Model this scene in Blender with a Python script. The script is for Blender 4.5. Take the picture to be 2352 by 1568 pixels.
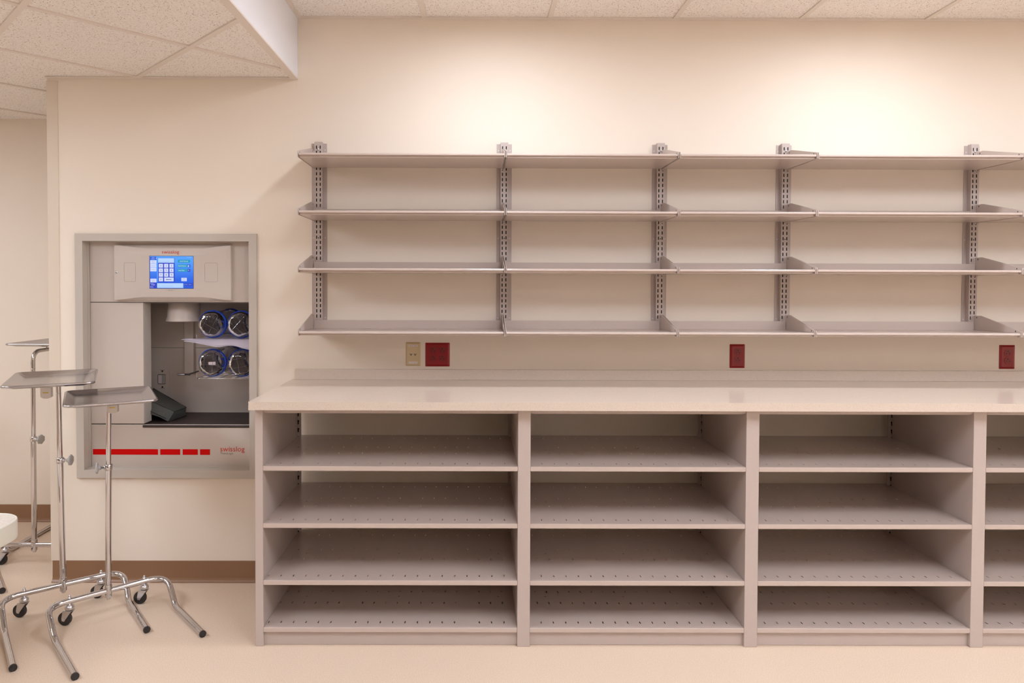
import bpy, math, random
from mathutils import Vector, Matrix, Euler
random.seed(7)
PI = math.pi
for o in list(bpy.data.objects): bpy.data.objects.remove(o)
C = bpy.context.scene.collection
# ------------------------------------------------------------------ camera
def cam_rot(yaw, pitch, roll):
    Rz = Matrix.Rotation(yaw, 3, 'Z'); Rx = Matrix.Rotation(pitch, 3, 'X'); Ry = Matrix.Rotation(roll, 3, 'Y')
    return Rz @ Rx @ Ry
W, H = 2352, 1568
cd = bpy.data.cameras.new('camera'); cam = bpy.data.objects.new('camera', cd); C.objects.link(cam)
F_PX, PX, PY = 1599.6, 1095.46, 687.39
cd.sensor_fit = 'HORIZONTAL'; cd.sensor_width = 36; cd.lens = F_PX / W * 36
cd.shift_x = (W / 2 - PX) / W; cd.shift_y = (PY - H / 2) / W
cd.clip_start = 0.05; cd.clip_end = 100
Rm = cam_rot(-0.0026, -0.02126, -0.00305) @ Matrix(((1, 0, 0), (0, 0, -1), (0, 1, 0)))
cam.matrix_world = Matrix.Translation((0, -3.4201, 1.47345)) @ Rm.to_4x4()
bpy.context.scene.camera = cam
# ------------------------------------------------------------------ world, exposure
world = bpy.data.worlds.new('world'); bpy.context.scene.world = world; world.use_nodes = True
world.node_tree.nodes['Background'].inputs[0].default_value = (0.5, 0.5, 0.5, 1)
world.node_tree.nodes['Background'].inputs[1].default_value = 0.05
vs = bpy.context.scene.view_settings
vs.view_transform = 'Standard'; vs.look = 'None'; vs.exposure = 0.13; vs.gamma = 1.0; vs.use_curve_mapping = False
DOWN = 168.0     # downlight lens emission
TROF = 15.0      # troffer lens emission
LCOL = (0.94, 1.01, 1.13)

# ------------------------------------------------------------------ materials
def srgb(r, g, b):
    f = lambda c: (c / 255 / 12.92) if c / 255 <= 0.04045 else ((c / 255 + 0.055) / 1.055) ** 2.4
    return (f(r), f(g), f(b), 1)
MATS = {}
def mat(name, col, rough=0.5, metal=0.0, spec=0.5, emit=None, est=1.0, coat=0.0):
    m = bpy.data.materials.new(name); m.use_nodes = True; MATS[name] = m
    b = m.node_tree.nodes['Principled BSDF']
    b.inputs['Base Color'].default_value = col; b.inputs['Roughness'].default_value = rough
    b.inputs['Metallic'].default_value = metal; b.inputs['Specular IOR Level'].default_value = spec
    b.inputs['Coat Weight'].default_value = coat
    if emit:
        b.inputs['Emission Color'].default_value = emit; b.inputs['Emission Strength'].default_value = est
    return m
def nodes(m): return m.node_tree.nodes, m.node_tree.links, m.node_tree.nodes['Principled BSDF']
def speckle(m, scale, c1, c2, lo, hi, detail=2.0, bump=0.0, c3=None, scale3=None, lo3=0.62, hi3=0.66):
    n, l, b = nodes(m)
    tc = n.new('ShaderNodeTexCoord'); no = n.new('ShaderNodeTexNoise')
    no.inputs['Scale'].default_value = scale; no.inputs['Detail'].default_value = detail
    l.new(tc.outputs['Object'], no.inputs['Vector'])
    r = n.new('ShaderNodeValToRGB'); r.color_ramp.elements[0].position = lo; r.color_ramp.elements[1].position = hi
    r.color_ramp.elements[0].color = c1; r.color_ramp.elements[1].color = c2
    l.new(no.outputs['Fac'], r.inputs['Fac']); out = r.outputs['Color']
    if c3:
        n3 = n.new('ShaderNodeTexNoise'); n3.inputs['Scale'].default_value = scale3; n3.inputs['Detail'].default_value = 1
        l.new(tc.outputs['Object'], n3.inputs['Vector'])
        r3 = n.new('ShaderNodeValToRGB'); r3.color_ramp.elements[0].position = lo3; r3.color_ramp.elements[1].position = hi3
        l.new(n3.outputs['Fac'], r3.inputs['Fac'])
        mx = n.new('ShaderNodeMix'); mx.data_type = 'RGBA'
        l.new(r3.outputs['Color'], mx.inputs[0]); l.new(out, mx.inputs[6]); mx.inputs[7].default_value = c3
        out = mx.outputs[2]
    l.new(out, b.inputs['Base Color'])
    if bump:
        bp = n.new('ShaderNodeBump'); bp.inputs['Strength'].default_value = bump; bp.inputs['Distance'].default_value = 0.002
        l.new(no.outputs['Fac'], bp.inputs['Height']); l.new(bp.outputs['Normal'], b.inputs['Normal'])
def rough_var(m, scale, lo, hi):
    n, l, b = nodes(m)
    tc = n.new('ShaderNodeTexCoord'); no = n.new('ShaderNodeTexNoise'); no.inputs['Scale'].default_value = scale
    mr = n.new('ShaderNodeMapRange'); mr.inputs['To Min'].default_value = lo; mr.inputs['To Max'].default_value = hi
    l.new(tc.outputs['Object'], no.inputs['Vector']); l.new(no.outputs['Fac'], mr.inputs['Value']); l.new(mr.outputs['Result'], b.inputs['Roughness'])

m_wall = mat('cream_wall_paint', srgb(238, 227, 208), 0.55, spec=0.3)
speckle(m_wall, 1.6, srgb(237, 224, 208), srgb(239, 226, 211), 0.3, 0.7)
m_white = mat('white_paint', srgb(240, 241, 247), 0.5, spec=0.3)
m_floor = mat('speckled_floor', srgb(215, 190, 160), 0.42, spec=0.4)
speckle(m_floor, 330, srgb(211, 187, 164), srgb(228, 206, 184), 0.38, 0.62, 2, c3=srgb(238, 222, 204), scale3=420, lo3=0.64, hi3=0.74)
rough_var(m_floor, 5, 0.38, 0.5)
m_tile = mat('fissured_ceiling_tile', srgb(232, 224, 216), 0.95, spec=0.1)
speckle(m_tile, 120, srgb(246, 240, 234), srgb(238, 230, 222), 0.45, 0.6, 3, bump=0.25, c3=srgb(158, 134, 112), scale3=190, lo3=0.66, hi3=0.70)
m_grid = mat('ceiling_grid_paint', srgb(230, 219, 208), 0.5)
m_base = mat('brown_vinyl_base', srgb(142, 106, 78), 0.38)
rough_var(m_base, 12, 0.3, 0.5)
m_taupe = mat('taupe_painted_steel', srgb(196, 182, 176), 0.34, spec=0.5)
speckle(m_taupe, 400, srgb(190, 175, 167), srgb(195, 180, 173), 0.4, 0.6)
m_shelf = mat('taupe_shelf_enamel', srgb(199, 182, 172), 0.2, spec=0.5)
m_counter = mat('speckled_solid_surface', srgb(228, 210, 186), 0.12, spec=0.22)
speckle(m_counter, 420, srgb(212, 195, 180), srgb(220, 205, 191), 0.4, 0.6, 2, c3=srgb(182, 162, 144), scale3=420, lo3=0.64, hi3=0.74)
m_frame = mat('warm_grey_frame_paint', srgb(196, 186, 175), 0.4)
m_panel = mat('light_grey_panel_paint', srgb(204, 191, 181), 0.38)
m_dark = mat('dark_recess', srgb(60, 55, 50), 0.6)
m_darkseam = mat('seam_black', srgb(35, 32, 30), 0.6)
m_darktray = mat('dark_brown_tray', srgb(66, 55, 51), 0.5, spec=0.3)
rough_var(m_darktray, 15, 0.5, 0.6)
m_chrome = mat('chrome', srgb(206, 204, 206), 0.07, metal=1.0)
rough_var(m_chrome, 18, 0.05, 0.1)
m_steel = mat('brushed_stainless', srgb(186, 183, 185), 0.2, metal=1.0)
rough_var(m_steel, 30, 0.17, 0.24)
m_zinc = mat('zinc_plated', srgb(214, 213, 215), 0.34, metal=1.0)
m_rubber = mat('black_rubber', srgb(38, 34, 34), 0.45)
speckle(m_rubber, 90, srgb(34, 31, 31), srgb(46, 42, 42), 0.4, 0.6)
m_guard = mat('cream_vinyl_guard', srgb(222, 208, 190), 0.4)
m_knob = mat('grey_plastic_knob', srgb(176, 172, 168), 0.45)
m_tag = mat('white_tag', srgb(222, 212, 206), 0.4)
m_yellow = mat('yellow_label', srgb(212, 180, 50), 0.5)
m_red = mat('red_plastic', srgb(158, 16, 22), 0.28)
speckle(m_red, 60, srgb(140, 7, 14), srgb(145, 9, 17), 0.4, 0.6)
m_redin = mat('red_receptacle', srgb(132, 12, 17), 0.35)
m_black = mat('black_slot', srgb(22, 12, 10), 0.6)
m_green = mat('green_dot', srgb(70, 90, 40), 0.5)
m_ivory = mat('ivory_plastic', srgb(212, 190, 150), 0.4)
m_label = mat('paper_label', srgb(226, 214, 212), 0.5)
m_ink = mat('label_ink', srgb(80, 76, 84), 0.5)
m_logo = mat('red_logo_ink', srgb(206, 52, 38), 0.45)
m_stripe = mat('red_stripe', srgb(216, 0, 0), 0.6, spec=0.15)
m_logogrey = mat('grey_logo_ink', srgb(110, 104, 98), 0.5)
m_blue = mat('blue_plastic_ring', srgb(20, 70, 190), 0.35)
m_pad = mat('grey_green_fabric', srgb(92, 96, 92), 0.8)
speckle(m_pad, 250, srgb(76, 76, 73), srgb(86, 86, 82), 0.4, 0.6, bump=0.1)
m_paddark = mat('dark_piping', srgb(40, 42, 40), 0.8)
m_cream = mat('cream_vinyl', srgb(240, 236, 222), 0.35)
m_slabtop = mat('speckled_table_top', srgb(232, 222, 208), 0.35)
speckle(m_slabtop, 70, srgb(238, 230, 219), srgb(229, 217, 204), 0.42, 0.6)
m_cup = mat('added_cupboard_grey', srgb(120, 114, 108), 0.4)
m_oak = mat('added_door_oak', srgb(196, 140, 40), 0.4)
def wood(m):
    n, l, b = nodes(m)
    tc = n.new('ShaderNodeTexCoord'); mp = n.new('ShaderNodeMapping'); mp.inputs['Scale'].default_value = (14, 14, 1.2)
    no = n.new('ShaderNodeTexNoise'); no.inputs['Scale'].default_value = 2.5; no.inputs['Detail'].default_value = 5
    r = n.new('ShaderNodeValToRGB'); r.color_ramp.elements[0].color = srgb(182, 136, 14); r.color_ramp.elements[1].color = srgb(214, 168, 34)
    l.new(tc.outputs['Object'], mp.inputs['Vector']); l.new(mp.outputs['Vector'], no.inputs['Vector'])
    l.new(no.outputs['Fac'], r.inputs['Fac']); l.new(r.outputs['Color'], b.inputs['Base Color'])
wood(m_oak)
def emis(name, col, st):
    m = mat(name, (0.02, 0.02, 0.02, 1), 0.3, emit=col, est=st); return m
m_lens = emis('lit_diffuser', (*LCOL, 1), TROF)
m_can = emis('lit_downlight_lens', (*LCOL, 1), DOWN)
m_scr = {}
for k, c in dict(blue=(28, 112, 240), deep=(6, 84, 214), navy=(20, 60, 196), light=(92, 162, 255), pale=(178, 210, 252), key=(206, 216, 250),
                 teal=(0, 150, 190), white=(240, 246, 255), ink=(36, 50, 110), grey=(110, 150, 215), pink=(190, 110, 190)).items():
    m_scr[k] = emis('screen_' + k, srgb(*c), 0.92)
def screen_bg(m):
    n, l, b = nodes(m)
    tc = n.new('ShaderNodeTexCoord'); sp = n.new('ShaderNodeSeparateXYZ'); mr = n.new('ShaderNodeMapRange')
    l.new(tc.outputs['Generated'], sp.inputs[0]); l.new(sp.outputs['Z'], mr.inputs['Value'])
    r = n.new('ShaderNodeValToRGB'); r.color_ramp.elements[0].color = srgb(4, 92, 226); r.color_ramp.elements[1].color = srgb(74, 156, 255)
    r.color_ramp.elements[0].position = 0.25; r.color_ramp.elements[1].position = 0.85
    l.new(mr.outputs['Result'], r.inputs['Fac']); l.new(r.outputs['Color'], b.inputs['Emission Color'])
screen_bg(m_scr['blue'])
def clear_plastic(name, tint, ior, gl, bump):
    m = bpy.data.materials.new(name); m.use_nodes = True; n = m.node_tree.nodes; l = m.node_tree.links
    for x in list(n): n.remove(x)
    o = n.new('ShaderNodeOutputMaterial'); t = n.new('ShaderNodeBsdfTransparent'); g = n.new('ShaderNodeBsdfGlossy')
    t.inputs[0].default_value = tint; g.inputs['Roughness'].default_value = gl
    fr = n.new('ShaderNodeFresnel'); fr.inputs['IOR'].default_value = ior
    mx = n.new('ShaderNodeMixShader'); l.new(fr.outputs[0], mx.inputs[0]); l.new(t.outputs[0], mx.inputs[1]); l.new(g.outputs[0], mx.inputs[2])
    tc = n.new('ShaderNodeTexCoord'); no = n.new('ShaderNodeTexNoise'); no.inputs['Scale'].default_value = 16; no.inputs['Detail'].default_value = 3
    bp = n.new('ShaderNodeBump'); bp.inputs['Strength'].default_value = bump; bp.inputs['Distance'].default_value = 0.01
    l.new(tc.outputs['Object'], no.inputs['Vector']); l.new(no.outputs['Fac'], bp.inputs['Height'])
    l.new(bp.outputs['Normal'], g.inputs['Normal']); l.new(bp.outputs['Normal'], fr.inputs['Normal'])
    l.new(mx.outputs[0], o.inputs[0]); return m
m_clear = clear_plastic('clear_carrier_plastic', (0.88, 0.87, 0.91, 1), 1.42, 0.05, 0.9)
def film():
    m = bpy.data.materials.new('frosted_plastic_film'); m.use_nodes = True; n = m.node_tree.nodes; l = m.node_tree.links
    b = n['Principled BSDF']; b.inputs['Base Color'].default_value = srgb(226, 216, 230); b.inputs['Roughness'].default_value = 0.3
    o = n['Material Output']; t = n.new('ShaderNodeBsdfTransparent'); mx = n.new('ShaderNodeMixShader'); mx.inputs[0].default_value = 0.62
    l.new(t.outputs[0], mx.inputs[1]); l.new(b.outputs[0], mx.inputs[2]); l.new(mx.outputs[0], o.inputs[0]); return m
m_film = film()

# ------------------------------------------------------------------ mesh builder
class MB:
    def __init__(s): s.v = []; s.f = []; s.m = []; s.s = []; s.mats = []
    def mi(s, m):
        if m not in s.mats: s.mats.append(m)
        return s.mats.index(m)
    def add(s, v, f, m, smooth=False):
        o = len(s.v); k = s.mi(m); s.v += [tuple(p) for p in v]
        for q in f: s.f.append(tuple(o + i for i in q)); s.m.append(k); s.s.append(smooth)
        return s
    def box(s, x0, x1, y0, y1, z0, z1, m):
        v = [(x, y, z) for z in (z0, z1) for y in (y0, y1) for x in (x0, x1)]
        return s.add(v, [(0, 2, 3, 1), (4, 5, 7, 6), (0, 1, 5, 4), (2, 6, 7, 3), (0, 4, 6, 2), (1, 3, 7, 5)], m)
    def prism(s, pts, mapf, a, b, m, smooth=False):
        """pts: closed 2D outline; mapf(p, q, t) -> xyz, swept from t=a to t=b."""
        n = len(pts); v = [mapf(p, q, a) for p, q in pts] + [mapf(p, q, b) for p, q in pts]
        f = [(i, (i + 1) % n, n + (i + 1) % n, n + i) for i in range(n)]
        s.add(v, f, m, smooth); s.add(v, [tuple(range(n))[::-1], tuple(range(n, 2 * n))], m); return s
    def tube(s, pts, r, m, n=14, cap=True, smooth=True):
        pts = [Vector(p) for p in pts]; rr = r if isinstance(r, (list, tuple)) else [r] * len(pts)
        v = []; up = None
        for i, p in enumerate(pts):
            t = (pts[min(i + 1, len(pts) - 1)] - pts[max(i - 1, 0)]).normalized()
            if up is None: up = Vector((0, 0, 1)) if abs(t.z) < 0.9 else Vector((1, 0, 0))
            a = t.cross(up).normalized(); b = a.cross(t).normalized(); up = b
            for k in range(n):
                an = 2 * PI * k / n; v.append(p + (a * math.cos(an) + b * math.sin(an)) * rr[i])
        f = [(i * n + k, i * n + (k + 1) % n, (i + 1) * n + (k + 1) % n, (i + 1) * n + k) for i in range(len(pts) - 1) for k in range(n)]
        s.add(v, f, m, smooth)
        if cap: s.add(v[:n], [tuple(range(n))[::-1]], m); s.add(v[-n:], [tuple(range(n))], m)
        return s
    def lathe(s, prof, M4, m, n=28, smooth=True, close=True):
        """prof: (radius, height) list about local Z, placed with matrix M4."""
        v = []
        for r, h in prof:
            for k in range(n):
                a = 2 * PI * k / n; v.append(M4 @ Vector((r * math.cos(a), r * math.sin(a), h)))
        f = [(i * n + k, i * n + (k + 1) % n, (i + 1) * n + (k + 1) % n, (i + 1) * n + k) for i in range(len(prof) - 1) for k in range(n)]
        s.add(v, f, m, smooth)
        if close: s.add(v[:n], [tuple(range(n))[::-1]], m); s.add(v[-n:], [tuple(range(n))], m)
        return s
    def loft(s, rings, m, smooth=True, cap0=False, cap1=False):
        n = len(rings[0]); v = [p for r in rings for p in r]
        f = [(i * n + k, i * n + (k + 1) % n, (i + 1) * n + (k + 1) % n, (i + 1) * n + k) for i in range(len(rings) - 1) for k in range(n)]
        s.add(v, f, m, smooth)
        if cap0: s.add(rings[0], [tuple(range(n))[::-1]], m)
        if cap1: s.add(rings[-1], [tuple(range(n))], m)
        return s
    def holed(s, a0, a1, b0, b1, t0, t1, holes, mapf, m):
        """plate in (a, b) with rectangular holes (a0, a1, b0, b1) lying in rows of b; t0 front face, t1 back face."""
        rows = {}
        for h in holes: rows.setdefault((h[2], h[3]), []).append((h[0], h[1]))
        q = []; b = b0
        for (r0, r1) in sorted(rows):
            if r0 > b: q.append((a0, a1, b, r0))
            a = a0
            for h0, h1 in sorted(rows[(r0, r1)]):
                if h0 > a: q.append((a, h0, r0, r1))
                a = h1
                c = [(h0, r0), (h1, r0), (h1, r1), (h0, r1)]
                for i in range(4):
                    p, w = c[i], c[(i + 1) % 4]
                    s.add([mapf(*p, t0), mapf(*w, t0), mapf(*w, t1), mapf(*p, t1)], [(0, 1, 2, 3)], m)
            if a < a1: q.append((a, a1, r0, r1))
            b = r1
        if b < b1: q.append((a0, a1, b, b1))
        for (p, w, c, d) in q:
            for t in (t0, t1): s.add([mapf(p, c, t), mapf(w, c, t), mapf(w, d, t), mapf(p, d, t)], [(0, 1, 2, 3)], m)
        c = [(a0, b0), (a1, b0), (a1, b1), (a0, b1)]
        for i in range(4):
            p, w = c[i], c[(i + 1) % 4]
            s.add([mapf(*p, t0), mapf(*w, t0), mapf(*w, t1), mapf(*p, t1)], [(0, 1, 2, 3)], m)
        return s
    def text(s, body, x0, x1, z0, z1, y, m, fit=True, h=None, size=None):
        """flat lettering facing -y, stretched to the box x0..x1, z0..z1 (letters' own extents)."""
        v, f = text_mesh(body)
        xs = [p[0] for p in v]; ys = [p[1] for p in v]
        ax, bx, ay, by = min(xs), max(xs), min(ys), max(ys)
        s.add([(x0 + (p[0] - ax) / (bx - ax) * (x1 - x0), y, z0 + (p[1] - ay) / max(by - ay, 1e-6) * (z1 - z0)) for p in v], f, m); return s
    def build(s, name, parent=None, bevel=0, seg=2, loc=None, weld=False):
        me = bpy.data.meshes.new(name); me.from_pydata(s.v, [], s.f)
        for m in s.mats: me.materials.append(m)
        me.polygons.foreach_set('material_index', s.m); me.polygons.foreach_set('use_smooth', s.s); me.update()
        if loc is not None: me.transform(Matrix.Translation(-Vector(loc)))
        o = bpy.data.objects.new(name, me); C.objects.link(o)
        if parent is not None: o.parent = parent; o.matrix_parent_inverse = Matrix.Identity(4)
        if loc is not None: o.location = Vector(loc)
        if parent is not None and loc is None: o.location = -Vector(parent_world(parent))
        if bevel:
            b = o.modifiers.new('bevel', 'BEVEL'); b.width = bevel; b.segments = seg; b.limit_method = 'ANGLE'; b.angle_limit = math.radians(40)
            b.harden_normals = False
        return o
def parent_world(o):
    p = Vector((0, 0, 0))
    while o is not None: p += o.location; o = o.parent
    return p
_T = {}
def text_mesh(body):
    if body in _T: return _T[body]
    cu = bpy.data.curves.new('t', 'FONT'); cu.body = body; cu.size = 1; cu.align_x = 'CENTER'; cu.resolution_u = 3
    ob = bpy.data.objects.new('t', cu); C.objects.link(ob); bpy.context.view_layer.update()
    me = ob.evaluated_get(bpy.context.evaluated_depsgraph_get()).to_mesh()
    v = [tuple(p.co)[:2] for p in me.vertices]; f = [tuple(p.vertices) for p in me.polygons]
    ob.to_mesh_clear(); bpy.data.objects.remove(ob); bpy.data.curves.remove(cu)
    _T[body] = (v, f); return _T[body]
def tag(o, label, cat, group=None, kind=None):
    o['label'] = label; o['category'] = cat
    if group: o['group'] = group
    if kind: o['kind'] = kind
    return o
def thing(name, label, cat, loc=(0, 0, 0), group=None):
    o = bpy.data.objects.new(name, None); C.objects.link(o); o.location = loc; o.empty_display_size = 0.05
    return tag(o, label, cat, group)
def struct(name, mb, bevel=0, label=None):
    o = mb.build(name, bevel=bevel); o['kind'] = 'structure'
    if label: o['label'] = label
    return o
XZ = lambda a, b, t: (a, t, b)      # (x, z) outline swept along y
YZ = lambda a, b, t: (t, a, b)      # (y, z) outline swept along x
XY = lambda a, b, t: (a, b, t)

# ------------------------------------------------------------------ room shell
HC, HS = 2.764, 2.471     # upper and lower ceiling heights
XS = -0.868               # soffit face
XC = -2.088               # free corner of the wall
XL, XR, YB, YF = -5.2, 5.2, -6.6, 0.8716
struct('floor', MB().box(XL, XR, YB, YF, -0.05, 0, m_floor), label='beige speckled sheet floor')
w = MB()
w.box(XS, XR, 0, 0.12, 0, HC + 0.05, m_wall)
ax0, ax1, az0, az1 = -1.93, -1.095, 0.545, 1.695
w.box(XC, ax0, 0, 0.05, 0, HS + 0.05, m_wall); w.box(ax1, XS, 0, 0.12, 0, HS + 0.05, m_wall)
w.box(ax0, ax1, 0, 0.04, 0, az0, m_wall); w.box(ax0, ax1, 0, 0.04, az1, HS + 0.05, m_wall)
struct('wall_back', w, label='cream painted wall behind the shelving')
w = MB(); w.prism([(XC, 0.0), (-2.0, 0.11), (-2.0, YF + 0.05), (-1.96, YF + 0.05), (-1.96, 0.05), (XC + 0.06, 0.05)], XY, 0, HS + 0.05, m_wall)
struct('wall_partition', w, label='hidden return side of the cream wall')
struct('wall_hall', MB().box(XL, -1.9, YF, YF + 0.1, 0, HS + 0.05, m_wall), label='cream far wall of the hallway')
struct('wall_left', MB().box(XL - 0.1, XL, YB, YF + 0.1, 0, HS + 0.05, m_wall), label='cream left wall')
struct('wall_right', MB().box(XR, XR + 0.1, YB, 0.12, 0, HC + 0.05, m_wall), label='cream right wall')
struct('wall_front', MB().box(XL, XR, YB - 0.1, YB, 0, HC + 0.05, m_wall), label='cream wall behind the viewer')
struct('ceiling', MB().box(XS, XR, YB, 0.12, HC + 0.006, HC + 0.05, m_tile), label='upper fissured tile ceiling')
struct('ceiling_lower', MB().box(XL, XS - 0.012, YB, YF + 0.1, HS + 0.006, HS + 0.05, m_tile), label='lower fissured tile ceiling over the hallway')
struct('wall_soffit', MB().box(XS - 0.012, XS, YB, -0.0006, HS, HC + 0.05, m_white), label='white soffit face where the ceiling drops')
# grid bars: upper ceiling runs with the wall
g = MB(); x = -0.2505 - 0.6096
for i in range(11):
    g.box(x - 0.012, x + 0.012, YB, 0, HC, HC + 0.012, m_grid); x += 0.6096
y = -0.42
while y > YB: g.box(XS, XR, y - 0.012, y + 0.012, HC, HC + 0.012, m_grid); y -= 0.6096
g.box(XS + 0.0005, XR, -0.022, -0.0003, HC - 0.001, HC + 0.0055, m_grid); g.box(XS + 0.0004, XS + 0.02, YB, -0.001, HC - 0.0015, HC + 0.0052, m_grid)
struct('trim_1', g, label='grid bars of the upper ceiling')
# lower ceiling grid at 45 degrees, clipped to the ceiling rectangle
def clip_seg(p, d, x0, x1, y0, y1):
    t0, t1 = -99, 99
    for a, da, lo, hi in ((p[0], d[0], x0, x1), (p[1], d[1], y0, y1)):
        u, v_ = (lo - a) / da, (hi - a) / da
        t0, t1 = max(t0, min(u, v_)), min(t1, max(u, v_))
    return (t0, t1) if t1 > t0 + 0.05 else None
g = MB(); S = 0.6096 * 2 ** 0.5; q2 = 2 ** -0.5; CY = -3.4201
def diag(p, d, z, hw):
    r = clip_seg(p, d, XL + 0.02, XS - 0.03, YB + 0.02, YF - 0.02)
    if r:
        a = Vector((p[0] + d[0] * r[0], p[1] + d[1] * r[0])); b = Vector((p[0] + d[0] * r[1], p[1] + d[1] * r[1]))
        n = Vector((-d[1], d[0])).normalized() * hw
        g.prism([(a + n)[:], (b + n)[:], (b - n)[:], (a - n)[:]], XY, z, z + 0.012, m_grid)
for k in range(-12, 9):
    diag((0, 4.1781 + k * S + CY), (1, 1), HS + 0.0005, 0.012)     # Y - X = const
    diag((0, 1.7634 - k * S + CY), (1, -1), HS, 0.012)             # X + Y = const
g.box(XC, XS - 0.03, -0.02, -0.0003, HS - 0.001, HS + 0.005, m_grid); g.box(XS - 0.034, XS + 0.0012, YB + 0.001, -0.0004, HS - 0.0015, HS + 0.0055, m_grid)
struct('trim_2', g, label='diagonal grid bars of the lower ceiling')
# baseboards with a coved toe
cove = [(0, 0), (-0.016, 0), (-0.016, 0.004), (-0.008, 0.012), (-0.005, 0.022), (-0.004, 0.104), (0, 0.105)]
struct('baseboard_back', MB().prism(cove, YZ, XC + 0.005, -0.889, m_base), label='brown vinyl baseboard below the wall station')
struct('baseboard_hall', MB().prism([(YF + a, b) for a, b in cove], YZ, XL, -2.0, m_base), label='brown vinyl baseboard of the hallway')
struct('baseboard_partition', MB().prism([(-2.004, 0.13), (-2.0, 0.13), (-2.0, YF), (-2.004, YF)], XY, 0, 0.105, m_base))
struct('baseboard_left', MB().box(XL, XL + 0.005, YB, YF, 0, 0.105, m_base))
struct('baseboard_front', MB().box(XL, XR, YB, YB + 0.005, 0, 0.105, m_base))
# unseen oak door, added behind the viewer as a yellow reflection for the chrome
d1 = MB().box(-4.1, -2.2, YB + 0.006, YB + 0.045, 0.02, 2.13, m_oak); struct('added_door_1', d1, label='added golden oak door behind the viewer, for the chrome to reflect')

# unseen grey cupboards, added to darken what the chrome reflects
for i_, (xa_, xb_) in enumerate(((-1.9, -1.0), (-0.98, -0.08), (-0.06, 0.84))):
    cu_ = thing('added_cupboard', ['added grey cupboard beside the added oak door', 'added grey cupboard in the middle of three', 'added grey cupboard furthest from the added oak door'][i_], 'cupboard', ((xa_ + xb_) / 2, YB + 0.2, 0), 'added grey cupboards for the chrome to reflect')
    MB().box(xa_, xb_, YB + 0.008, YB + 0.43, 0.0, 2.1, m_cup).build('body', cu_, bevel=0.003)
    for q_ in (0, 1):
        xm_ = (xa_ + xb_) / 2; a_, b_ = ((xa_ + 0.01, xm_ - 0.002), (xm_ + 0.002, xb_ - 0.01))[q_]
        MB().box(a_, b_, YB + 0.431, YB + 0.45, 0.08, 2.08, m_cup).build('door', cu_, bevel=0.002)
# corner guard
cg = MB(); cg.prism([(XC - 0.003, -0.003), (-2.037, -0.003), (-2.036, 0.0), (XC + 0.0, 0.0), (-2.062, 0.033), (-2.0645, 0.035)], XY, 0.1055, HS - 0.012, m_guard)
tag(cg.build('corner_guard', bevel=0.0008), 'tall narrow vinyl corner guard on the free end of the cream wall', 'corner guard')

# ------------------------------------------------------------------ lights
def downlight(x, y, n):
    t = thing('downlight', ['round recessed downlight in the upper ceiling nearest the soffit', 'round recessed downlight above the middle of the wall shelves',
              'round recessed downlight above the right part of the counter'][n], 'ceiling light', (x, y, HC), 'downlights washing the wall')
    M4 = Matrix.Translation((x, y, HC))
    mb = MB().lathe([(0.105, -0.001), (0.105, -0.004), (0.085, -0.004), (0.082, 0.004)], M4, m_white, close=False); mb.build('trim_ring', t)
    MB().lathe([(0.0815, 0.0), (0.0815, 0.0055)], M4, m_white, close=False).build('housing', t)
    MB().lathe([(0.001, 0.0048), (0.081, 0.0048)], M4, m_can, close=False).build('lens', t)
for i, x in enumerate((0.10, 1.86, 3.70)): downlight(x, -0.78, i)
def troffer(x, y, z, rot, label, group, sx=0.59, sy=1.2):
    t = thing('ceiling_light', label, 'ceiling light', (x, y, z), group); t.rotation_euler = (0, 0, rot)
    a, b = sx / 2, sy / 2
    fr = MB(); 
    for q in ((-a, a, -b, -b + 0.025), (-a, a, b - 0.025, b), (-a, -a + 0.025, -b, b), (a - 0.025, a, -b, b)): fr.box(*q, -0.004, 0.004, m_white)
    o = fr.build('frame'); o.parent = t
    o = MB().box(-a + 0.025, a - 0.025, -b + 0.025, b - 0.025, -0.001, 0.003, m_lens).build('diffuser'); o.parent = t
k = 0
for x, wd in ((0.66, 'left'), (2.49, 'middle'), (4.32, 'right')):
    for y, wf in ((-2.44, 'front row'), (-5.5, 'added rear row')):
        if y < -5 and wd == 'middle': continue  # rear pair is added low-angle fill for the wall behind the shelves
        troffer(x, y, HC - 0.0005, 0, 'rectangular troffer light, ' + wd + ' one in the ' + wf + ' of the upper ceiling', 'troffers of the upper ceiling')
for (x, y, l) in ((-2.35, -2.3, 'troffer light set diagonally in the lower ceiling left of the soffit'), (-3.6, -0.9, 'troffer light set diagonally in the lower ceiling over the hallway')):
    troffer(x, y, HS - 0.0005, PI / 4, l, 'troffers of the lower ceiling')

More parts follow.
